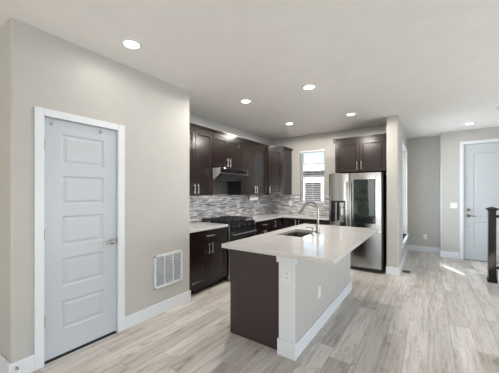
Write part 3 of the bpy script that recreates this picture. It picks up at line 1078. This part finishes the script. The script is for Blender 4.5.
for xx, p in ((FS - 0.028, ld), (FS + 0.030, rd)):
    m = MB()
    m.tube([(xx, FYF + 0.001, 1.62), (xx, FYF - 0.035, 1.60), (xx, FYF - 0.05, 1.54), (xx, FYF - 0.056, 1.2), (xx, FYF - 0.056, 0.95),
            (xx, FYF - 0.05, 0.56), (xx, FYF - 0.035, 0.50), (xx, FYF + 0.001, 0.48)], 0.0125, 14)
    m.build('handle', 'stainless', p)
for xx in (FX0 + 0.05, FX1 - 0.06):
    MB().box(xx, xx + 0.045, FYF + 0.02, FYF + 0.12, 1.755, 1.788, 0.004).build('hinge_cover', 'fridge_black', e)

# ------------------------------------------------------------------ island
IX0, IX1, IY0, IY1 = -1.672, -0.585, 1.965, 4.03
SX0, SX1, SY_0, SY_1 = -1.52, -1.185, 2.77, 3.37      # sink cut-out
PX0, PX1, PY0, PY1 = -1.086, -0.944, 2.072, 4.00     # pony wall
struct(MB().box(PX0, PX1, PY0, PY1, 0, CT - CTH, 0.004).build('wall_island', 'wall_paint'), 'pale half wall along the seating side of the island', 'wall')
m = MB()
m.box(PX1, PX1 + BT, PY0, PY1 + BT, 0, 0.128, 0.004).box(PX0, PX1 + BT, PY1, PY1 + BT, 0, 0.128, 0.004)
struct(m.build('baseboard_island', 'trim_white'), 'white baseboard along the island half wall', 'baseboard')
e = empty('trim_1', ((PX0 + PX1) / 2, PY0, 0))
struct(e, 'white boxed post trim on the near end of the island wall', 'trim')
MB().box(PX0 - 0.006, PX1 + 0.003, PY0 - 0.012, PY0 - 0.0005, 0.13, CT - CTH - 0.001, 0.002).build('post_face', 'trim_white', e)
MB().box(PX0 - 0.022, PX1 + 0.018, PY0 - 0.030, PY0 + 0.0, 0.81, CT - CTH - 0.002, 0.004).build('post_cap', 'trim_white', e)
MB().box(PX0 - 0.014, PX1 + BT + 0.003, PY0 - 0.030, PY0 - 0.0, 0, 0.142, 0.004).build('post_base', 'trim_white', e)

e = empty('island_cabinet', (-1.38, 3.03, 0), label='dark island base cabinet with flat end panel under the quartz top', cat='cabinet')
m = MB()
BXI = -1.640
zt = CT - CTH - 0.0015
m.box(BXI, PX0 - 0.001, 2.115, SY_0 - 0.03, 0.10, zt).box(BXI, PX0 - 0.001, SY_1 + 0.03, PY1, 0.10, zt)
m.box(BXI, PX0 - 0.001, SY_0 - 0.03, SY_1 + 0.03, 0.10, 0.66)
m.box(BXI, -1.60, SY_0 - 0.03, SY_1 + 0.03, 0.66, zt).box(-1.12, PX0 - 0.001, SY_0 - 0.03, SY_1 + 0.03, 0.66, zt)
m.box(BXI + 0.07, PX0 - 0.001, 2.115, PY1, 0, 0.101)
m.build('body', 'espresso_wood', e, smooth=False)
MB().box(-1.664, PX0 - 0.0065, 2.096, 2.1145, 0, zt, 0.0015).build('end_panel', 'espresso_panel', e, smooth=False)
for a, b in ((2.13, 2.58), (2.585, 3.07), (3.075, 3.56), (3.565, 3.99)):
    m = MB()
    shaker(m, a, b, 0.112, 0.87, 0, 0.02)
    M = Matrix.Translation((BXI - 0.02, 0, 0)) @ Matrix(((0, 1, 0, 0), (1, 0, 0, 0), (0, 0, 1, 0), (0, 0, 0, 1)))
    bmesh.ops.transform(m.bm, matrix=M, verts=m.bm.verts)
    bmesh.ops.reverse_faces(m.bm, faces=m.bm.faces)
    dd = m.build('door', 'espresso_wood', e, smooth=False)
    MB().cyl((BXI - 0.052, b - 0.04, 0.70), (BXI - 0.052, b - 0.04, 0.85), 0.006, n=14).cyl((BXI - 0.052, b - 0.04, 0.72), (BXI - 0.019, b - 0.04, 0.72), 0.0045, n=10).cyl((BXI - 0.052, b - 0.04, 0.83), (BXI - 0.019, b - 0.04, 0.83), 0.0045, n=10).build('handle', 'pull_steel', dd)

# quartz island top with sink cut-out
m = MB()
b = bmesh.new()


def ringv(z):
    o_ = [b.verts.new((x, y, z)) for x, y in ((IX0, IY0), (IX1, IY0), (IX1, IY1), (IX0, IY1))]
    i_ = [b.verts.new((x, y, z)) for x, y in ((SX0, SY_0), (SX1, SY_0), (SX1, SY_1), (SX0, SY_1))]
    return o_, i_


ot, it = ringv(CT)
ob_, ib_ = ringv(CT - CTH)
for k in range(4):
    j = (k + 1) % 4
    b.faces.new((ot[k], ot[j], it[j], it[k]))
    b.faces.new((ob_[j], ob_[k], ib_[k], ib_[j]))
    b.faces.new((ot[j], ot[k], ob_[k], ob_[j]))
    b.faces.new((it[k], it[j], ib_[j], ib_[k]))
bmesh.ops.recalc_face_normals(b, faces=b.faces)
ed = [x for x in b.edges if len({round(v.co.z, 4) for v in x.verts}) == 2 or (all(v in ot or v in ob_ for v in x.verts)) or all(v in it for v in x.verts)]
bmesh.ops.bevel(b, geom=ed, offset=0.004, segments=2, affect='EDGES', profile=0.5)
m._add(b)
tag(m.build('countertop', 'quartz'), 'large pale quartz island top with sink cut-out and overhang', 'countertop')

# undermount sink
e = empty('kitchen_sink', ((SX0 + SX1) / 2, (SY_0 + SY_1) / 2, 0.68), label='stainless undermount sink set in the island top', cat='sink')
m = MB()
z1, z0, tk = CT - CTH - 0.002, 0.675, 0.004
x0, x1, y0, y1 = SX0 - 0.004, SX1 + 0.004, SY_0 - 0.004, SY_1 + 0.004
m.box(x0 - tk, x0, y0, y1, z0, z1).box(x1, x1 + tk, y0, y1, z0, z1).box(x0 - tk, x1 + tk, y0 - tk, y0, z0, z1).box(x0 - tk, x1 + tk, y1, y1 + tk, z0, z1)
m.box(x0 - tk, x1 + tk, y0 - tk, y1 + tk, z0 - tk, z0)
m.build('basin', 'sink_steel', e)
MB().lathe([(0, 0.002), (0.02, 0.002), (0.03, 0.004), (0.042, 0.004), (0.045, 0.0), (0, 0.0)], ((x0 + x1) / 2, (y0 + y1) / 2, z0), n=28).build('drain', 'chrome', e)

# gooseneck faucet
fx, fy = -1.135, 3.17
e = empty('faucet', (fx, fy, CT), label='brushed gooseneck faucet standing behind the island sink', cat='faucet')
m = MB()
m.lathe([(0, 0), (0.029, 0), (0.029, 0.006), (0.024, 0.012), (0.0225, 0.05), (0.0225, 0.10), (0.018, 0.118), (0.013, 0.125), (0, 0.125)], (fx, fy, CT), n=28)
m.build('base', 'chrome', e)
R_, zc = 0.092, 1.206
pts = [(fx, fy, CT + 0.12), (fx, fy, CT + 0.20), (fx, fy, zc)]
for k in range(1, 17):
    a = math.radians(148) * k / 16
    pts.append((fx - R_ + R_ * math.cos(a), fy, zc + R_ * math.sin(a)))
le = Vector(pts[-1])
td = Vector((-math.sin(a), 0, math.cos(a)))
MB().tube(pts, 0.0125, 16).build('gooseneck', 'chrome', e)
MB().cyl(le - td * 0.004, le + td * 0.05, 0.0135, 0.0165, 20, 0.001).cyl(le + td * 0.049, le + td * 0.135, 0.0165, 0.0205, 20, 0.002).build('spray_head', 'chrome', e)
MB().tube([(fx, fy - 0.018, CT + 0.075), (fx, fy - 0.04, CT + 0.08), (fx + 0.002, fy - 0.085, CT + 0.10), (fx + 0.002, fy - 0.10, CT + 0.108)], [0.010, 0.008, 0.0065, 0.005], 12).build('lever_handle', 'chrome', e)
# soap dispenser
sx, sy = -1.125, 2.97
e = empty('soap_dispenser', (sx, sy, CT), label='small brushed soap dispenser pump beside the faucet', cat='soap dispenser')
m = MB()
m.lathe([(0, 0), (0.022, 0), (0.022, 0.005), (0.013, 0.010), (0.012, 0.04), (0.008, 0.044), (0.008, 0.075), (0.013, 0.078), (0.013, 0.09), (0, 0.092)], (sx, sy, CT), n=20)
m.build('pump', 'chrome', e)
MB().tube([(sx, sy, CT + 0.084), (sx - 0.05, sy, CT + 0.088), (sx - 0.08, sy, CT + 0.082), (sx - 0.085, sy, CT + 0.070)], 0.0055, 10).build('spout', 'chrome', e)


# ------------------------------------------------------------------ outlets and switches
def outlet(loc, rz, label, horizontal=False, w=0.072, h=0.116, kind='outlet'):
    e = empty('wall_' + kind if kind == 'switch' else 'power_outlet', loc, rz, label=label, cat=kind)
    MB().box(-w / 2, w / 2, -0.006, -0.0005, -h / 2, h / 2, 0.002).build('cover_plate', 'plastic_white', e, local=True)
    if kind == 'outlet':
        for s in (-1, 1):
            r = MB().box(-0.017, 0.017, -0.009, -0.005, s * 0.0195 - 0.0145, s * 0.0195 + 0.0145, 0.003).build('receptacle', 'plastic_white', e, local=True)
            MB().box(-0.0085, -0.0055, -0.0094, -0.0088, s * 0.0195 - 0.002, s * 0.0195 + 0.008).box(0.0055, 0.0085, -0.0094, -0.0088, s * 0.0195 - 0.002, s * 0.0195 + 0.008).cyl((0, -0.0094, s * 0.0195 - 0.008), (0, -0.0088, s * 0.0195 - 0.008), 0.003, n=10).build('slots', 'dark_gap', r, local=True)
    else:
        n = max(1, round(w / 0.058))
        for k in range(n):
            cx_ = (k - (n - 1) / 2) * 0.046
            MB().box(cx_ - 0.0165, cx_ + 0.0165, -0.0095, -0.005, -0.033, 0.033, 0.003).build('rocker', 'plastic_white', e, local=True)
    return e


outlet((-1.010, PY0 - 0.012, 0.703), 0, 'white outlet on the white end post of the island')
outlet((PX1, 2.672, 0.382), R90, 'white outlet low on the pale island side wall')
outlet((-0.07, YF, 0.365), 0, 'white outlet low on the hall end wall')
outlet((XK + 0.009, 4.34, 1.165), R90, 'white outlet on the mosaic right of the range, under the paper roll', w=0.07)
outlet((XK + 0.009, 5.13, 1.165), R90, 'white outlet on the left mosaic nearest the corner', w=0.07)
outlet((-2.725, YB - 0.009, 1.165), 0, 'white outlet on the back mosaic left of the window', w=0.072)
outlet((0.445, YE, 1.14), 0, 'white double light switch left of the entry door', w=0.118, kind='switch')

# paper towel roll under the cabinet
e = empty('paper_towel_roll', (-3.05, 4.59, 1.30), label='white paper towel roll hung under the wall cabinet', cat='paper towel roll')
m = MB()
m.lathe([(0.020, -0.14), (0.043, -0.14), (0.044, -0.138), (0.044, 0.138), (0.043, 0.14), (0.020, 0.14), (0.020, -0.14)], (-3.05, 4.59, 1.300), '-Y', 32)
m.build('paper', 'paper_white', e)
m = MB()
m.cyl((-3.05, 4.43, 1.30), (-3.05, 4.75, 1.30), 0.009, n=14)
for yy in (4.435, 4.745):
    m.box(-3.056, -3.044, yy - 0.003, yy + 0.003, 1.293, 1.3695)
m.build('holder', 'black_metal', e)

# ------------------------------------------------------------------ return air grille
e = empty('return_air_vent', (XP, 2.082, 0.497), R90, label='white louvred return air grille low on the pantry wall', cat='vent')
W2, H2 = 0.207, 0.195
m = MB()
for a in ((-W2, W2, H2 - 0.026, H2), (-W2, W2, -H2, -H2 + 0.026), (-W2, -W2 + 0.026, -H2, H2), (W2 - 0.026, W2, -H2, H2)):
    m.box(a[0], a[1], -0.010, -0.0005, a[2], a[3], 0.003)
for xx in (-0.062, 0.062):
    m.box(xx - 0.005, xx + 0.005, -0.009, -0.001, -H2 + 0.02, H2 - 0.02)
m.build('frame', 'trim_white', e, local=True)
m = MB()
n = 19
for k in range(n):
    z = -H2 + 0.034 + k * (2 * H2 - 0.068) / (n - 1)
    m.box(-W2 + 0.02, W2 - 0.02, -0.0006, 0.0006, -0.0075, 0.0075, M=Matrix.Translation((0, -0.0058, z)) @ Matrix.Rotation(math.radians(30), 4, 'X'))
m.build('louvers', 'grille_white', e, local=True)
MB().box(-W2 + 0.02, W2 - 0.02, -0.0012, -0.0004, -H2 + 0.02, H2 - 0.02).build('backing', 'vent_shadow', e, local=True)

# floor register
e = empty('floor_register', (-0.335, 5.48, 0), label='small brown floor register by the corner of the stub wall', cat='vent')
m = MB()
x0, x1, y0, y1 = -0.395, -0.275, 5.40, 5.56
for a in ((x0, x1, y0, y0 + 0.012), (x0, x1, y1 - 0.012, y1), (x0, x0 + 0.012, y0, y1), (x1 - 0.012, x1, y0, y1)):
    m.box(*a, 0.0003, 0.005, 0.001)
m.build('frame', 'register_brown', e)
m = MB()
for k in range(9):
    yy = y0 + 0.018 + k * (y1 - y0 - 0.036) / 8
    m.box(x0 + 0.01, x1 - 0.01, yy - 0.002, yy + 0.002, 0.0005, 0.004)
m.build('bars', 'register_brown', e)
MB().box(x0 + 0.008, x1 - 0.008, y0 + 0.008, y1 - 0.008, 0.0002, 0.0009).build('backing', 'dark_gap', e)

# door stop on the near baseboard
e = empty('door_stop', (XP + BT, 0.655, 0.088), label='small spring door stop on the baseboard left of the pantry door', cat='door stop')
m = MB()
m.cyl((XP + BT - 0.001, 0.655, 0.088), (XP + BT + 0.008, 0.655, 0.088), 0.011, 0.008, 16)
pts = [(XP + BT + 0.008 + 0.048 * k / 60, 0.655 + 0.006 * math.cos(k * 0.9), 0.088 + 0.006 * math.sin(k * 0.9)) for k in range(61)]
m.tube(pts, 0.0016, 6)
m.build('spring', 'nickel', e)
MB().cyl((XP + BT + 0.054, 0.655, 0.088), (XP + BT + 0.068, 0.655, 0.088), 0.008, 0.0075, 16, 0.002).build('rubber_tip', 'plastic_white', e)


# ------------------------------------------------------------------ ceiling fixtures
def recessed_light(loc, label):
    e = empty('recessed_light', loc, 0, label=label, cat='ceiling light', group='recessed ceiling lights')
    MB().lathe([(0.060, -0.003), (0.066, -0.010), (0.088, -0.006), (0.092, -0.0005), (0.060, -0.0005), (0.060, -0.003)], (0, 0, 0), n=40).build('trim_ring', 'plastic_white', e, local=True)
    MB().lathe([(0, -0.0012), (0.061, -0.0012), (0.061, -0.0035), (0, -0.0045)], (0, 0, 0), n=32).build('lens', 'lamp_lens', e, local=True)
    return e


LIGHTS = [(-2.185, 1.343, 'recessed ceiling light over the pantry door side'),
          (-2.185, 3.11, 'recessed ceiling light above the aisle by the range hood'),
          (-1.24, 3.14, 'recessed ceiling light above the island, beside the small sprinkler cover'),
          (-2.205, 4.59, 'recessed ceiling light nearest the corner wall cabinet'),
          (-1.085, 4.62, 'recessed ceiling light in front of the cabinet over the refrigerator'),
          (0.643, 6.53, 'recessed ceiling light in front of the entry door')]
LAMP_POWER = 6.5
# the kitchen cans get extra power to brighten that area, unlike the ones by the pantry door and the entry
first = None
for lx_, ly_, lab in LIGHTS:
    if first is None:
        e = first = recessed_light((lx_, ly_, CEIL), lab)
    else:
        e = copy_tree(first, (lx_, ly_, CEIL), label=lab)
    s = bpy.data.lights.new('downlight', 'AREA')
    s.shape = 'DISK'
    s.size = 0.12
    s.energy = LAMP_POWER * (1.35 if lx_ < 0 and ly_ > 2 else 0.22)
    s.color = (1.0, 0.94, 0.87)
    so = bpy.data.objects.new('downlight', s)
    COL.objects.link(so)
    so.location = (lx_, ly_, CEIL - 0.03)
    if lx_ < 0 and ly_ > 2:      # added fill spot that lifts the kitchen back wall
        g = bpy.data.lights.new('back_wall_fill', 'SPOT')
        g.spot_size = math.radians(176)
        g.spot_blend = 0.06
        g.energy = s.energy * 1.2
        g.color = s.color
        g.shadow_soft_size = 0.04
        go = bpy.data.objects.new('back_wall_fill', g)
        COL.objects.link(go)
        go.location = (lx_, ly_, CEIL - 0.05)

e = empty('sprinkler_cover', (-1.275, 3.32, CEIL), label='tiny white round sprinkler cover on the ceiling beside a light', cat='sprinkler')
MB().lathe([(0, -0.010), (0.034, -0.010), (0.040, -0.006), (0.040, -0.004), (0.026, -0.003), (0.026, -0.0005), (0, -0.0005)], (0, 0, 0), n=28).build('cover_disc', 'plastic_white', e, local=True)
e = empty('smoke_detector', (0.935, 5.53, CEIL), label='white round smoke detector on the ceiling at the right edge', cat='smoke detector')
MB().lathe([(0, -0.034), (0.04, -0.034), (0.052, -0.028), (0.056, -0.016), (0.070, -0.014), (0.072, -0.0005), (0, -0.0005)], (0, 0, 0), n=36).build('housing', 'plastic_white', e, local=True)

# ------------------------------------------------------------------ window coverings
e = empty('window_blind', ((WX0 + WX1) / 2, YB + 0.04, WZ0 + 0.01), label='white horizontal slat blind in the kitchen window', cat='blind')
MB().box(WX0 + 0.006, WX1 - 0.006, YB + 0.012, YB + 0.062, WZ1 - 0.045, WZ1 - 0.002, 0.004).build('headrail', 'blind_white', e)
m = MB()
n = 27
for k in range(n):
    z = WZ0 + 0.035 + k * (WZ1 - 0.065 - WZ0 - 0.035) / (n - 1)
    m.box(WX0 + 0.008, WX1 - 0.008, -0.0235, 0.0235, -0.0012, 0.0012, M=Matrix.Translation((0, YB + 0.038, z)) @ Matrix.Rotation(math.radians(14), 4, 'X'))
m.build('slats', 'blind_white', e)
m = MB()
for xx in (WX0 + 0.10, (WX0 + WX1) / 2, WX1 - 0.10):
    for yy in (YB + 0.014, YB + 0.062):
        m.box(xx - 0.0012, xx + 0.0012, yy - 0.0008, yy + 0.0008, WZ0 + 0.02, WZ1 - 0.04)
m.build('cords', 'blind_white', e)
MB().box(WX0 + 0.008, WX1 - 0.008, YB + 0.016, YB + 0.060, WZ0 + 0.004, WZ0 + 0.020, 0.003).build('bottom_rail', 'blind_white', e)

# ------------------------------------------------------------------ stair newel and guard
NX0, NX1, NY0 = 0.782, 0.874, 5.575
NYC, NXC = NY0 + 0.046, (NX0 + NX1) / 2
e = empty('stair_railing', (NXC, NYC, 0), label='black newel post and handrail at the right edge near the entry', cat='railing')
MB().box(NX0, NX1, NY0, NY0 + 0.092, 0.0, 1.135, 0.004).build('newel_post', 'newel_black', e)
m = MB()
m.box(NX0 - 0.012, NX1 + 0.012, NY0 - 0.012, NY0 + 0.104, 0, 0.05, 0.004).box(NX0 - 0.007, NX1 + 0.007, NY0 - 0.007, NY0 + 0.099, 0.05, 0.066, 0.004)
m.build('post_base', 'newel_black', e)
m = MB()
m.box(NX0 - 0.012, NX1 + 0.012, NY0 - 0.012, NY0 + 0.104, 1.135, 1.15, 0.004)
m.box(NX0 - 0.028, NX1 + 0.028, NY0 - 0.028, NY0 + 0.120, 1.15, 1.170, 0.006)
m.prism([(0, 0), (1, 0), (1, 1), (0, 1)], 0, 0.001, M=Matrix.Translation((NX0 - 0.02, NY0 - 0.02, 1.169)) @ Matrix.Diagonal((0.132, 0.132, 1, 1)))
b = bmesh.new()
q = [b.verts.new((NXC + sx_ * 0.07, NYC + sy_ * 0.07, 1.169)) for sx_, sy_ in ((-1, -1), (1, -1), (1, 1), (-1, 1))]
ap = b.verts.new((NXC, NYC, 1.195))
for k in range(4):
    b.faces.new((q[k], q[(k + 1) % 4], ap))
m._add(b)
m.build('post_cap', 'newel_black', e, smooth=False)
MB().box(NX1 - 0.002, 2.3, NYC - 0.03, NYC + 0.03, 1.02, 1.065, 0.012).build('handrail', 'newel_black', e)
MB().box(NX1 - 0.002, 2.3, NYC - 0.022, NYC + 0.022, 0.215, 0.25, 0.004).build('bottom_rail', 'newel_black', e)
for k in range(3):
    xx = NX1 + 0.11 + k * 0.11
    MB().box(xx - 0.008, xx + 0.008, NYC - 0.008, NYC + 0.008, 0.249, 1.021).build('baluster', 'newel_black', e)
struct(MB().box(NX1 + 0.013, 2.3, NYC - 0.05, NYC + 0.05, 0, 0.20, 0.004).build('trim_2', 'trim_white'), 'white stair curb under the railing beside the newel post', 'trim')

# ------------------------------------------------------------------ outside
struct(MB().box(-20, 20, YB + T + 0.02, 40, -0.4, -0.3).build('ground', 'exterior_ground'), 'grass and earth outside beyond the back wall', 'ground')
e = empty('neighbor_house', (-5.2, 13.0, -0.3), label='pale neighbouring house seen through the kitchen window blind', cat='house')
MB().box(-9.5, -2.2, 13.0, 18.0, -0.3, 2.55).build('wall', 'exterior_siding', e)
MB().prism([(12.5, 2.55), (12.5, 2.75), (15.5, 3.2), (18.5, 2.75), (18.5, 2.55)], -9.9, -1.8, M=Matrix(((0, 0, 1, 0), (1, 0, 0, 0), (0, 1, 0, 0), (0, 0, 0, 1)))).build('roof', 'exterior_roof', e)
MB().box(-9.9, -1.8, 12.44, 12.5, 2.50, 2.78).build('fascia', 'exterior_white', e)
for xx in (-6.6, -4.9, -3.4):
    wf = MB().box(xx - 0.5, xx + 0.5, 12.95, 13.0, 0.7, 2.0).build('window', 'exterior_white', e)
    MB().box(xx - 0.42, xx + 0.42, 12.94, 12.951, 0.78, 1.92).build('pane', 'black_gloss', wf)
